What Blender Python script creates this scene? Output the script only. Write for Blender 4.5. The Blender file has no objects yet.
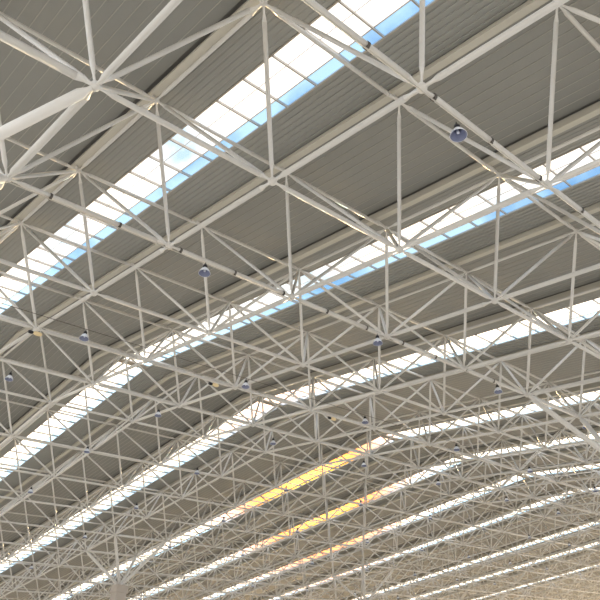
import bpy, bmesh, math, random
from mathutils import Vector, Matrix
random.seed(7)
sc = bpy.context.scene
COL = sc.collection

# ------------------------------------------------------------------ camera solve (roof-grid frame: x along the skylights, y across them, z off the grid)
F = 701.38
AX = (1.0513, 0.5024, -0.7179)
CAM = Vector((5.4484, -0.8943, -2.1264))
BJ = 1.0269
OFF = Vector((-0.1189, 0.0860, 0.6635))          # from a quad's centre up to its apex node
S = 4.5                                            # metres per module
UP = OFF.normalized()
Rc = Matrix.Rotation(Vector(AX).length, 3, Vector(AX).normalized())   # grid -> camera (right, down, forward)
east = Vector((1, 0, 0)); east = (east - UP * east.dot(UP)).normalized()
north = UP.cross(east)
W = Matrix((east, north, UP))                      # grid -> world
CAM_H = 1.6
def wd(p):
    return W @ ((Vector(p) - CAM) * S) + Vector((0, 0, CAM_H))
def px(p):
    q = Rc @ (Vector(p) - CAM)
    return (300 + F * q.x / q.z, 300 + F * q.y / q.z, q.z) if q.z > 0.05 else (9e9, 9e9, q.z)
UPW = Vector((0, 0, 1))
KX, KZ, KI = 0.98, 0.213, -2.0                     # the roof folds at i = -2 and falls away beyond
def surf(i, j):
    if i >= KI: return Vector((i, j * BJ, 0))
    return Vector((KI + KX * (i - KI), j * BJ, KZ * (i - KI)))
def bot(i, j): return surf(i, j)
def top(i, j):
    return (bot(i-.5, j-.5) + bot(i+.5, j-.5) + bot(i-.5, j+.5) + bot(i+.5, j+.5)) / 4 + OFF
def roof(i, j, dz): return surf(i, j) + OFF * (1 + dz / OFF.z)

cam_d = bpy.data.cameras.new('camera'); cam_d.sensor_width = 36; cam_d.lens = F / 600 * 36; cam_d.clip_end = 2000; cam_d.clip_start = .05
cam = bpy.data.objects.new('camera', cam_d); COL.objects.link(cam)
right, down, fwd = W @ Rc.row[0], W @ Rc.row[1], W @ Rc.row[2]
M = Matrix((right, -down, -fwd)).transposed().to_4x4(); M.translation = (0, 0, CAM_H)
cam.matrix_world = M
sc.camera = cam

# ------------------------------------------------------------------ materials
def mat(name, col, rough=.5, metal=0., noise=0., scale=3., spec=.4):
    m = bpy.data.materials.new(name); m.use_nodes = True
    nt = m.node_tree; b = nt.nodes['Principled BSDF']
    b.inputs['Base Color'].default_value = (*col, 1); b.inputs['Roughness'].default_value = rough
    b.inputs['Metallic'].default_value = metal; b.inputs['Specular IOR Level'].default_value = spec
    if noise:
        tc = nt.nodes.new('ShaderNodeTexCoord'); n = nt.nodes.new('ShaderNodeTexNoise'); n.inputs['Scale'].default_value = scale; n.inputs['Detail'].default_value = 5
        mr = nt.nodes.new('ShaderNodeMapRange'); mr.inputs['From Min'].default_value = .3; mr.inputs['From Max'].default_value = .7
        mr.inputs['To Min'].default_value = 1 - noise; mr.inputs['To Max'].default_value = 1 + noise
        mx = nt.nodes.new('ShaderNodeMix'); mx.data_type = 'RGBA'; mx.blend_type = 'MULTIPLY'; mx.inputs['Factor'].default_value = 1
        mx.inputs['A'].default_value = (*col, 1)
        nt.links.new(tc.outputs['Object'], n.inputs['Vector']); nt.links.new(n.outputs['Fac'], mr.inputs['Value'])
        nt.links.new(mr.outputs['Result'], mx.inputs['B']); nt.links.new(mx.outputs['Result'], b.inputs['Base Color'])
    return m
M_TUBE = mat('white_paint', (.67, .662, .642), .45, noise=.05, scale=.6)
M_BALL = mat('node_paint', (.63, .62, .60), .45)
M_DECK = mat('grey_roof_sheet', (.325, .33, .315), .55, noise=.06, scale=.15, spec=.3)
M_PAN = mat('grey_roof_pan', (.275, .28, .268), .5, noise=.07, scale=.12, spec=.3)
M_SEAM = mat('pan_seam', (.40, .39, .37), .5)
M_GAP_SHADE = mat('gap_shade_grey', (.19, .185, .175), .6)  # darker than the pans: painted shade inside the edge gaps
M_FASCIA = mat('cream_fascia', (.58, .56, .50), .5)
M_BAR = mat('glazing_bar', (.42, .38, .33), .5)
M_FLOOR = mat('stone_floor', (.62, .575, .50), .14, noise=.05, scale=.1, spec=.7)
M_COLUMN = mat('column_paint', (.46, .41, .36), .5)
M_CONDUIT = mat('conduit_grey', (.50, .49, .46), .4, .3)
M_CLAMP = mat('clamp_dark', (.10, .09, .08), .5)
M_CAP = mat('lamp_cap_black', (.015, .015, .02), .4)
M_SHADE = mat('lamp_shade_blue_white', (.84, .89, .98), .25)
M_SHADE_IN = mat('lamp_reflector_blue_grey', (.23, .26, .40), .3, .0)
M_BULB = mat('lamp_bulb_glass', (.78, .82, .95), .15)
M_CREAM = mat('cream_diffuser', (.85, .70, .42), .4)

def glass_mat(name, frost, tint, transl=(.95, .95, .93)):
    m = bpy.data.materials.new(name); m.use_nodes = True; nt = m.node_tree; nt.nodes.clear()
    out = nt.nodes.new('ShaderNodeOutputMaterial'); tr = nt.nodes.new('ShaderNodeBsdfTransparent'); tr.inputs['Color'].default_value = (*tint, 1)
    tl = nt.nodes.new('ShaderNodeBsdfTranslucent'); tl.inputs['Color'].default_value = (*transl, 1)
    mx = nt.nodes.new('ShaderNodeMixShader'); mx.inputs['Fac'].default_value = frost
    nt.links.new(tr.outputs[0], mx.inputs[1]); nt.links.new(tl.outputs[0], mx.inputs[2])
    gl = nt.nodes.new('ShaderNodeBsdfGlossy'); gl.inputs['Roughness'].default_value = .08
    m2 = nt.nodes.new('ShaderNodeMixShader')
    m2.inputs[0].default_value = .02; nt.links.new(mx.outputs[0], m2.inputs[1]); nt.links.new(gl.outputs[0], m2.inputs[2])
    nt.links.new(m2.outputs[0], out.inputs['Surface'])
    return m
M_FROST = glass_mat('frosted_pane', .10, (.97, .97, .97))
M_CLEAR = glass_mat('blue_clear_pane', .04, (.30, .50, .74), (.4, .6, .9))

# ------------------------------------------------------------------ mesh helpers
def link(name, bm, m, parent=None, smooth=False):
    me = bpy.data.meshes.new(name); bm.to_mesh(me); bm.free()
    for k in (m if isinstance(m, (list, tuple)) else [m]): me.materials.append(k)
    if smooth: me.polygons.foreach_set('use_smooth', [True] * len(me.polygons))
    o = bpy.data.objects.new(name, me); COL.objects.link(o)
    if parent is not None:
        o.parent = parent
        if parent.parent is None: o.matrix_parent_inverse = Matrix.Translation(parent.location).inverted()
    return o
def frame_of(d):
    a = Vector((0, 0, 1)) if abs(d.z) < .9 else Vector((1, 0, 0))
    u = d.cross(a).normalized(); return u, d.cross(u).normalized()
def lathe(bm, p0, d, prof, n, mi=0, cap=True):
    """rings of (distance along d, radius)"""
    u, v = frame_of(d); rings = []
    for t, r in prof:
        c = p0 + d * t
        rings.append([bm.verts.new(c + (u * math.cos(2*math.pi*k/n) + v * math.sin(2*math.pi*k/n)) * r) for k in range(n)])
    for a, b in zip(rings, rings[1:]):
        for k in range(n):
            f = bm.faces.new((a[k], a[(k+1) % n], b[(k+1) % n], b[k])); f.material_index = mi; f.smooth = True
    if cap:
        for r in (rings[0], rings[-1]):
            f = bm.faces.new(r); f.material_index = mi
def tube(bm, a, b, r, n=10, gap=0., ends=None):
    d = b - a; L = d.length; d.normalize()
    if gap: # cone-ended tube bolted between two node balls
        c = min(.30 * S * .25, L * .08)
        if ends is not None:
            lathe(bm, a, d, [(gap + c, r), (L - gap - c, r)], n)
            for p, q in ((a, d), (b, -d)):
                e = bmesh.new(); lathe(e, p, q, [(gap, r*.45), (gap + c*.45, r*.5), (gap + c, r)], n); ends.append(e)
            return
        lathe(bm, a, d, [(gap, r*.45), (gap + c*.45, r*.5), (gap + c, r), (L - gap - c, r), (L - gap - c*.45, r*.5), (L - gap, r*.45)], n)
    else:
        lathe(bm, a, d, [(0, r), (L, r)], n)
def ball(bm, c, r, seg=12):
    n = max(5, seg*2//3)
    lathe(bm, c, Vector((0, 0, 1)), [(-r*math.cos(math.pi*(k+.15)/(n+.3)), r*math.sin(math.pi*(k+.15)/(n+.3))) for k in range(n+1)], seg)
def box_pts(bm, P, mi=0):
    """P: eight corners, bottom four then top four, in the same turn"""
    v = [bm.verts.new(p) for p in P]
    for q in ((3,2,1,0),(4,5,6,7),(0,1,5,4),(1,2,6,5),(2,3,7,6),(3,0,4,7)):
        f = bm.faces.new([v[k] for k in q]); f.material_index = mi
def empty(name, loc):
    o = bpy.data.objects.new(name, None); COL.objects.link(o); o.location = loc; o.empty_display_size = .2
    return o
def tag(o, label, cat, group=None):
    o['label'] = label; o['category'] = cat
    if group: o['group'] = group
    return o

# ------------------------------------------------------------------ the setting: deck, purlins, skylights, floor
STRIPS = [(-1.05,.34),(.965,.34),(2.88,.37),(5.05,.39),(7.58,.37),(9.52,.37),(11.5,.37),(13.55,.37),(16.5,.37),(18.6,.37),(21.3,.37)]
I0, I1, J0, J1 = -34., 8., -2.6, 34.
SEGS = [(I0, KI), (KI, I1)]
LOW, HIGH, EDGE, GLASS = .078, .097, .092, .1005                 # underside of the ribbed deck and of the raised pans, above the top nodes
def sheet(bm, prof, i0, i1, mi, thick):
    """a folded sheet: prof = [(j, dz)] extruded along i, given a thickness upward"""
    for (a, b) in SEGS:
        lo, hi = max(i0, a), min(i1, b)
        if hi <= lo: continue
        g = [[bm.verts.new(wd(roof(i, j, dz))) for (j, dz) in prof] for i in (lo, hi)]
        t = [[bm.verts.new(wd(roof(i, j, max(p[1] for p in prof) + thick))) for j in (prof[0][0], prof[-1][0])] for i in (lo, hi)]
        for k in range(len(prof) - 1):
            f = bm.faces.new((g[0][k], g[0][k+1], g[1][k+1], g[1][k])); f.material_index = mi
        f = bm.faces.new((t[0][0], t[1][0], t[1][1], t[0][1])); f.material_index = mi
        f = bm.faces.new((g[0][0], g[1][0], t[1][0], t[0][0])); f.material_index = mi
        f = bm.faces.new((g[0][-1], t[0][1], t[1][1], g[1][-1])); f.material_index = mi
def ribbed(j0, j1, dz0, dz1, pitch=.040, h=.005):
    n = max(1, round((j1 - j0) / pitch)); w = (j1 - j0) / n; out = []
    for k in range(n):
        a = j0 + k * w; dz = dz0 + (dz1 - dz0) * k / n
        out += [(a, dz), (a + w*.62, dz), (a + w*.70, dz + h), (a + w*.92, dz + h)]
    out.append((j1, dz1)); return out
def bar(bm, i0, i1, j0, j1, d0, d1, mi=0):
    for (a, b) in SEGS:
        lo, hi = max(i0, a), min(i1, b)
        if hi <= lo: continue
        box_pts(bm, [wd(roof(i, j, d)) for d in (d0, d1) for (i, j) in ((lo, j0), (hi, j0), (hi, j1), (lo, j1))], mi)

ceiling = empty('ceiling', wd(roof(0, 5, LOW))); ceiling['kind'] = 'structure'
deck, pans, seams, fascia, shadow_gap = bmesh.new(), bmesh.new(), bmesh.new(), bmesh.new(), bmesh.new()
HB = .49                                # half width of a skylight bay
for k, (s, w) in enumerate(STRIPS):
    sheet(deck, ribbed(s - HB, s - w/2, LOW, EDGE), I0, I1, 0, .002)
    sheet(deck, ribbed(s + w/2, s + HB, EDGE, LOW), I0, I1, 0, .002)
    for side in (-1, 1):                # step up from the ribbed bay to the raised pans
        e = s + side * HB
        bar(fascia, I0, I1, e - .006, e + .006, LOW - .004, HIGH + .001)
    nxt = STRIPS[k+1][0] - HB if k + 1 < len(STRIPS) else J1
    a, b = s + HB, nxt
    G = .030                            # added recess along both pan edges, its shade deepened by darker paint
    sheet(pans, [(a + G, HIGH), (b - G, HIGH)], I0, I1, 0, .003)
    for e in (a, b - G): sheet(shadow_gap, [(e, HIGH), (e, HIGH + .018), (e + G, HIGH + .018), (e + G, HIGH)], I0, I1, 0, .002)
    a += G; b -= G; n = round((b - a) / .072)
    for q in range(1, n):
        j = a + (b - a) * q / n
        bar(seams, I0, I1, j - .0025, j + .0025, HIGH - .003, HIGH + .001)
link('ribbed_deck', deck, M_DECK, ceiling); link('raised_pan', pans, M_PAN, ceiling)
link('shadow_gap', shadow_gap, M_GAP_SHADE, ceiling); link('pan_seam', seams, M_SEAM, ceiling); link('step_fascia', fascia, M_FASCIA, ceiling)

tn = 0
for k, (s, w) in enumerate(STRIPS):
    for side in (-1, 1):
        bm = bmesh.new(); e = s + side * (HB - .0)
        bar(bm, I0, I1, e - .014, e + .014, .030, LOW - .008)
        bar(bm, I0, I1, e - .024, e + .024, .026, .032)      # lower flange
        tn += 1
        o = link('trim_%d' % tn, bm, M_FASCIA); o['kind'] = 'structure'

wn = 0
for k, (s, w) in enumerate(STRIPS):
    wn += 1
    root = empty('window_%d' % wn, wd(roof(0, s, LOW))); root['kind'] = 'structure'
    fr, pane, clear = bmesh.new(), bmesh.new(), bmesh.new()
    j0, j1 = s - w/2, s + w/2; jc = s + w * .24; zt = GLASS
    for e0, e1 in ((j0 - .006, j0 + .004), (j1 - .004, j1 + .006)):
        bar(fr, I0, I1, e0, e1, EDGE - .003, zt + .001, 0)
    bar(fr, I0, I1, jc - .0025, jc + .0025, zt - .007, zt + .001, 0)
    bar(fr, I0, I1, s - .06*w/.34, s - .06*w/.34 + .0025, zt - .006, zt + .001, 0)
    i = I0
    while i < I1:
        bar(fr, i - .0045, i + .0045, j0, j1, zt - .020, zt + .001, 0); i += .262
    bar(fr, KI - .05, KI + .05, j0, j1, EDGE - .004, zt + .002, 0)
    def panes(bm, a, b):
        for (lo, hi) in SEGS:           # one sheet of glass per slope
            vs = [bm.verts.new(wd(roof(i, j, zt))) for (i, j) in ((lo, a), (hi, a), (hi, b), (lo, b))]
            bm.faces.new(vs)
    panes(pane, j0, jc); panes(clear, jc, j1)
    link('window_frame', fr, M_BAR, root); link('frosted_glass', pane, M_FROST, root); link('clear_glass', clear, M_CLEAR, root)

bm = bmesh.new()
c = wd(roof(-10, 12, 0)); R_ = 260
box_pts(bm, [Vector((c.x + x, c.y + y, z)) for z in (-.4, 0) for (x, y) in ((-R_, -R_), (R_, -R_), (R_, R_), (-R_, R_))])
fl = link('floor', bm, M_FLOOR); fl['kind'] = 'structure'

# ------------------------------------------------------------------ the space frame
frame = empty('space_frame', wd(bot(0, 5)))
tag(frame, 'white tubular steel space frame of balls and tubes filling the view beneath the roof', 'space frame')
def seen(p, m=420):
    u, v, d = px(p); return d > .3 and -m < u < 600 + m and -m < v < 600 + m
COLUMNS = [(-6.5, 5.5), (2.5, 5.5), (2.5, -.5), (-6.5, 11.5)]
near_col = set()
for (ci, cj) in COLUMNS:
    for a in (-.5, .5):
        for b in (-.5, .5): near_col.add((ci + a, cj + b))
IR = range(-27, 8); JR = range(-2, 31)
mem = {'bottom_chord': [], 'top_chord': [], 'diagonal_brace': [], 'node_ball': [], 'purlin_post': []}
MD = .5                                  # tube radii in modules: half diameters
for i in IR:
    for j in JR:
        B0 = bot(i, j)
        for (di, dj) in ((1, 0), (0, 1)):
            B1 = bot(i + di, j + dj)
            if seen(B0) or seen(B1):
                r = (.031 if di else .029) * MD
                if (i, j) in near_col and (i + di, j + dj) in near_col: r *= 1.35
                mem['bottom_chord'].append((B0, B1, r))
        if seen(B0): mem['node_ball'].append((B0, None, .025))
        ti, tj = i + .5, j + .5; T0 = top(ti, tj)
        for (di, dj) in ((1, 0), (0, 1)):
            T1 = top(ti + di, tj + dj)
            if seen(T0) or seen(T1): mem['top_chord'].append((T0, T1, .0245 * MD))
        if seen(T0):
            mem['node_ball'].append((T0, None, .020))
            js = min((s + sd * HB for s, w in STRIPS for sd in (-1, 1)), key=lambda e: abs(e - tj))
            if abs(js - tj) < .3:
                mem['purlin_post'].append((T0, roof(ti, js, .026) + (T0 - OFF - surf(ti, tj)), .020 * MD))
        for (a, b) in ((0, 0), (1, 0), (0, 1), (1, 1)):
            Bq = bot(i + a, j + b)
            if seen(T0) or seen(Bq):
                r = (.026 if (i + a, j + b) in near_col else .024) * MD
                mem['diagonal_brace'].append((Bq, T0, r))
def shown(m):
    a, b, r = m; tot = 0
    n = 12 if b is not None else 1
    for k in range(n):
        p = a if b is None else a.lerp(b, (k + .5) / n)
        u, v, d = px(p)
        if d > .1 and 0 <= u < 600 and 0 <= v < 600:
            w = 2 * r * F / d
            tot += w * (w * .8 if b is None else (b - a).length * F / d / n)
    return tot
for kind, L in mem.items():
    L.sort(key=shown, reverse=True)
    rest = bmesh.new(); nrest = 0
    for q, (a, b, r) in enumerate(L):
        own = q < 100; ends = []
        bm = bmesh.new() if own else rest
        if b is None: ball(bm, wd(a), r * S, 16 if own else 8)
        elif kind == 'purlin_post': tube(bm, wd(a), wd(b), r * S, 10 if own else 6)
        else: tube(bm, wd(a), wd(b), r * S, 14 if own else 7, gap=.018 * S, ends=ends if q < 40 else None)
        if own:
            o = link(kind, bm, M_BALL if b is None else M_TUBE, frame, True)
            for e in ends: link('end_cone', e, M_TUBE, o, True)
        else: nrest += 1
    if nrest:
        o = link(kind, rest, M_BALL if kind == 'node_ball' else M_TUBE, frame, True); o['kind'] = 'stuff'
    else: rest.free()

# ------------------------------------------------------------------ branching columns
CL = ['square-headed branching column holding up the frame at the lower left edge', 'branching column whose thick tube arms come in at the right edge', 'branching column whose thick tube arms come in at the upper left edge', 'distant branching column at the bottom edge, its arms reaching up between the skylights']
for (ci, cj), lab in zip(COLUMNS, CL):
    base = bot(ci, cj); head = wd(base - UP * .70); foot = Vector((head.x, head.y, 0))
    c = tag(empty('branching_column', foot), lab, 'column', 'branching columns')
    def sq(bm, z0, z1, a0, a1, ch=.16):
        rings = []
        for z, a in ((z0, a0), (z1, a1)):
            q = a * (1 - ch)
            rings.append([bm.verts.new((foot.x + x, foot.y + y, z)) for (x, y) in ((a,-q),(a,q),(q,a),(-q,a),(-a,q),(-a,-q),(-q,-a),(q,-a))])
        for k in range(8): bm.faces.new((rings[0][k], rings[0][(k+1)%8], rings[1][(k+1)%8], rings[1][k]))
        bm.faces.new(rings[0][::-1]); bm.faces.new(rings[1])
    bm = bmesh.new(); sq(bm, 0, head.z - .5, .46, .46); link('shaft', bm, M_COLUMN, c)
    bm = bmesh.new(); sq(bm, head.z - .5, head.z + .05, .52, .52); link('head', bm, M_COLUMN, c)
    for a in (-.5, .5):
        for b in (-.5, .5):
            bm = bmesh.new(); tube(bm, head + Vector((0,0,.0)), wd(bot(ci + a, cj + b)), .052 * MD * S, 16, gap=.02)
            link('branch', bm, M_TUBE, c, True)

# ------------------------------------------------------------------ conduits, lamps
LI = [3.98, 2.02, .36, -1.18, -2.8, -4.37, -5.95, -7.92, -9.6, -11.3]
LJ = [-.34, 1.26, 2.86, 4.46, 6.05, 7.65, 9.43, 11.05, 12.65, 14.25, 15.85, 17.45]
ZL = .024; ZLAMP = .080
CON_LAB = ['grey conduit with dark clamps under the tube with the biggest lamp', 'grey conduit with dark clamps carrying the lamp left of centre top', 'thin dark cable run stretched across the left middle with one lamp']
def hang(i, j, z): return wd(bot(i, j) - UP * z)
for k, i in enumerate(LI[:3]):
    j0, j1 = -.9, (3.3, 4.6, 9.)[k]
    ZL = .023 if k < 2 else .026; i = round(i) if k < 2 else i
    c = tag(empty('cable_conduit', hang(i, 1.3, ZL)), CON_LAB[k], 'conduit')
    bm = bmesh.new(); a, b = hang(i, j0, ZL), hang(i, j1, ZL); tube(bm, a, b, .016 if k < 2 else .012, 8); link('pipe', bm, M_CONDUIT if k < 2 else M_CLAMP, c, True)
    if k < 2:
        ii = round(i)
        for q in range(22):
            j = -.6 + q * .42
            if j > j1: break
            p0, p1 = hang(i, j, ZL + .008), wd(bot(ii, j) + Vector((0, 0, .02)))
            d = (b - a).normalized()
            bm = bmesh.new(); ce = wd(bot(ii, j)); lathe(bm, ce - d * .03, d, [(0, (.0300*MD*S) + .012), (.06, (.0300*MD*S) + .012)], 14)
            pl = hang(i, j, ZL)
            box_pts(bm, [x + d * e + sd for e in (-.03, .03) for (x, sd) in ((ce, d.cross(Vector((0,0,1)))*.04), (ce, d.cross(Vector((0,0,1)))*-.04), (pl, d.cross(Vector((0,0,1)))*-.04), (pl, d.cross(Vector((0,0,1)))*.04))])
            link('clamp', bm, M_CLAMP, c, True)
def lamp_proto():
    root = empty('high_bay_lamp', (0, 0, 0))
    bm = bmesh.new(); lathe(bm, Vector((0,0,-.10)), Vector((0,0,1)), [(0,.085),(.02,.11),(.14,.10),(.17,.06),(.24,.035)], 20); capo = link('ballast_cap', bm, M_CAP, root, True)
    bm = bmesh.new(); D = Vector((0,0,-1))
    lathe(bm, Vector((0,0,-.09)), D, [(0,.10),(.05,.15),(.13,.205),(.21,.245),(.255,.262),(.262,.268),(.262,.258)], 28, cap=False); sh = link('shade', bm, M_SHADE, root, True)
    bm = bmesh.new(); lathe(bm, Vector((0,0,-.105)), D, [(0,.085),(.05,.135),(.12,.19),(.20,.232),(.246,.256)], 28, cap=False)
    bm.faces.new(list(bm.verts)[:28]); link('reflector', bm, M_SHADE_IN, sh, True)
    bm = bmesh.new(); lathe(bm, Vector((0,0,-.12)), D, [(0,.03),(.05,.035),(.09,.055),(.13,.05),(.155,.02)], 14); link('bulb', bm, M_BULB, sh, True)
    bm = bmesh.new(); lathe(bm, Vector((0,0,.12)), Vector((0,0,1)), [(0,.014),(.10,.014)], 8); link('hook', bm, M_CAP, capo, True)
    return root
proto = lamp_proto()
def copy_tree(o):
    c = o.copy(); COL.objects.link(c)
    for ch in o.children:
        d = ch.copy(); COL.objects.link(d); d.parent = c
        for g in ch.children:
            e = g.copy(); COL.objects.link(e); e.parent = d
    return c
spots = []
for j in LJ:
    row = []
    for i in LI:
        p = bot(i, j) - UP * ZLAMP; u, v, d = px(p)
        if d > .3 and -4 < u < 604 and -4 < v < 602: row.append((u, p, d))
    row.sort(key=lambda t: t[0])
    if row: spots.append(row)
ORD = ['first','second','third','fourth','fifth','sixth','seventh','eighth','ninth','tenth','eleventh','twelfth','thirteenth','fourteenth','fifteenth']
first = True
for rn, row in enumerate(spots):
    for q, (u, p, d) in enumerate(row):
        o = proto if first else copy_tree(proto); first = False
        o.location = wd(p) + Vector((0, 0, .09))
        o.rotation_euler = (0, 0, random.uniform(0, 6.28)); o.scale = (.66, .66, .73)
        tag(o, 'blue-white dome lamp, %s from the left in the %s row of lamps' % (ORD[q], ORD[rn] + (' and nearest' if rn == 0 else '')), 'lamp', 'high bay lamps under the frame')
EML = ['cream oval fixture beside the hub, highest and leftmost of the three', 'cream oval fixture, middle one of the three in line', 'cream oval fixture, lowest and rightmost of the three']
for (i, j), lab in zip([(.09, .99), (.10, 2.70), (.11, 4.23)], EML):
    p = wd(bot(i, j) - UP * .08); e = tag(empty('oval_light_fixture', p), lab, 'light fixture', 'cream oval fixtures')
    d = (wd(bot(i, j + 1)) - wd(bot(i, j))).normalized(); bm = bmesh.new()
    lathe(bm, p - d * .17, d, [(0,.02),(.04,.06),(.12,.08),(.24,.08),(.31,.06),(.34,.02)], 16); link('diffuser', bm, M_CREAM, e, True)
    bm = bmesh.new(); lathe(bm, p - d * .34, d, [(0,.05),(.03,.065),(.14,.065),(.18,.04)], 12); link('mount', bm, M_CAP, e, True)

# ------------------------------------------------------------------ sky and sun
ray = (W @ (Rc.transposed() @ Vector(((312 - 300) / F, (489 - 300) / F, 1)))).normalized()   # towards the sun, low beyond the roof
w = bpy.data.worlds.new('sky'); sc.world = w; w.use_nodes = True; nt = w.node_tree; nt.nodes.clear()
out = nt.nodes.new('ShaderNodeOutputWorld'); bg = nt.nodes.new('ShaderNodeBackground')
geo = nt.nodes.new('ShaderNodeNewGeometry')
neg = nt.nodes.new('ShaderNodeVectorMath'); neg.operation = 'SCALE'; neg.inputs['Scale'].default_value = -1
nt.links.new(geo.outputs['Incoming'], neg.inputs[0])
D_ = neg.outputs[0]
sep = nt.nodes.new('ShaderNodeSeparateXYZ'); nt.links.new(D_, sep.inputs[0])
ramp = nt.nodes.new('ShaderNodeValToRGB'); cr = ramp.color_ramp
cr.elements[0].position = 0.; cr.elements[0].color = (.94, .98, 1.05, 1)
cr.elements[1].position = .95; cr.elements[1].color = (.20, .42, .78, 1)
e = cr.elements.new(.52); e.color = (1.0, 1.0, 1.0, 1)
e = cr.elements.new(.64); e.color = (.34, .58, .92, 1)
nt.links.new(sep.outputs['Z'], ramp.inputs['Fac'])
hz = nt.nodes.new('ShaderNodeMapRange'); hz.interpolation_type = 'SMOOTHSTEP'; hz.inputs['From Min'].default_value = .66; hz.inputs['From Max'].default_value = .50   # hazy and brighter low down
hz.inputs['To Min'].default_value = 1.; hz.inputs['To Max'].default_value = 2.0; nt.links.new(sep.outputs['Z'], hz.inputs['Value'])
# thin cloud
nz = nt.nodes.new('ShaderNodeTexNoise'); nz.inputs['Scale'].default_value = 5.; nz.inputs['Detail'].default_value = 6; nt.links.new(D_, nz.inputs['Vector'])
cm = nt.nodes.new('ShaderNodeMapRange'); cm.inputs['From Min'].default_value = .40; cm.inputs['From Max'].default_value = .52; nt.links.new(nz.outputs['Fac'], cm.inputs['Value'])
mxc = nt.nodes.new('ShaderNodeMix'); mxc.data_type = 'RGBA'; mxc.inputs['B'].default_value = (1.25, 1.27, 1.3, 1)
nt.links.new(cm.outputs['Result'], mxc.inputs['Factor']); nt.links.new(ramp.outputs['Color'], mxc.inputs['A'])
# warm aureole round the sun
dot = nt.nodes.new('ShaderNodeVectorMath'); dot.operation = 'DOT_PRODUCT'; dot.inputs[1].default_value = ray; nt.links.new(D_, dot.inputs[0])
ac = nt.nodes.new('ShaderNodeMath'); ac.operation = 'ARCCOSINE'; nt.links.new(dot.outputs['Value'], ac.inputs[0])
au = nt.nodes.new('ShaderNodeMapRange'); au.interpolation_type = 'SMOOTHSTEP'; au.inputs['From Min'].default_value = math.radians(10); au.inputs['From Max'].default_value = math.radians(4)
au.inputs['To Min'].default_value = 0; au.inputs['To Max'].default_value = 1; nt.links.new(ac.outputs[0], au.inputs['Value'])
mxa = nt.nodes.new('ShaderNodeMix'); mxa.data_type = 'RGBA'; mxa.inputs['B'].default_value = (3.2, .66, .01, 1)
nt.links.new(au.outputs['Result'], mxa.inputs['Factor']); hm = nt.nodes.new('ShaderNodeMix'); hm.data_type = 'RGBA'; hm.blend_type = 'MULTIPLY'; hm.inputs['Factor'].default_value = 1
nt.links.new(mxc.outputs['Result'], hm.inputs['A']); nt.links.new(hz.outputs['Result'], hm.inputs['B']); wz = nt.nodes.new('ShaderNodeMapRange'); wz.interpolation_type = 'SMOOTHSTEP'; wz.inputs['From Min'].default_value = math.radians(60); wz.inputs['From Max'].default_value = math.radians(15)
nt.links.new(ac.outputs[0], wz.inputs['Value'])
wm = nt.nodes.new('ShaderNodeMix'); wm.data_type = 'RGBA'; wm.blend_type = 'MULTIPLY'; wm.inputs['B'].default_value = (1.4, 1.2, .92, 1)
nt.links.new(wz.outputs['Result'], wm.inputs['Factor']); nt.links.new(hm.outputs['Result'], wm.inputs['A']); nt.links.new(wm.outputs['Result'], mxa.inputs['A'])
co = nt.nodes.new('ShaderNodeMapRange'); co.interpolation_type = 'SMOOTHSTEP'; co.inputs['From Min'].default_value = math.radians(4.8); co.inputs['From Max'].default_value = math.radians(1)
nt.links.new(ac.outputs[0], co.inputs['Value'])
mxk = nt.nodes.new('ShaderNodeMix'); mxk.data_type = 'RGBA'; mxk.inputs['B'].default_value = (6.5, 2.1, .10, 1)
nt.links.new(co.outputs['Result'], mxk.inputs['Factor']); nt.links.new(mxa.outputs['Result'], mxk.inputs['A'])
nt.links.new(mxk.outputs['Result'], bg.inputs['Color']); bg.inputs['Strength'].default_value = 1.0
nt.links.new(bg.outputs[0], out.inputs['Surface'])
sun = bpy.data.lights.new('sun', 'SUN'); sun.energy = 9; sun.color = (1, .70, .34); sun.angle = math.radians(1.5)
so = bpy.data.objects.new('sun', sun); COL.objects.link(so)
so.rotation_euler = ray.to_track_quat('Z', 'Y').to_euler(); so.location = (0, 0, 60)

sc.view_settings.view_transform = 'Standard'; sc.view_settings.look = 'None'; sc.view_settings.gamma = 1; sc.view_settings.exposure = .4
sc.view_settings.use_curve_mapping = False
sc.cycles.max_bounces = 10; sc.cycles.diffuse_bounces = 5; sc.cycles.transparent_max_bounces = 24; sc.cycles.sample_clamp_indirect = 4
sc.cycles.use_denoising = True
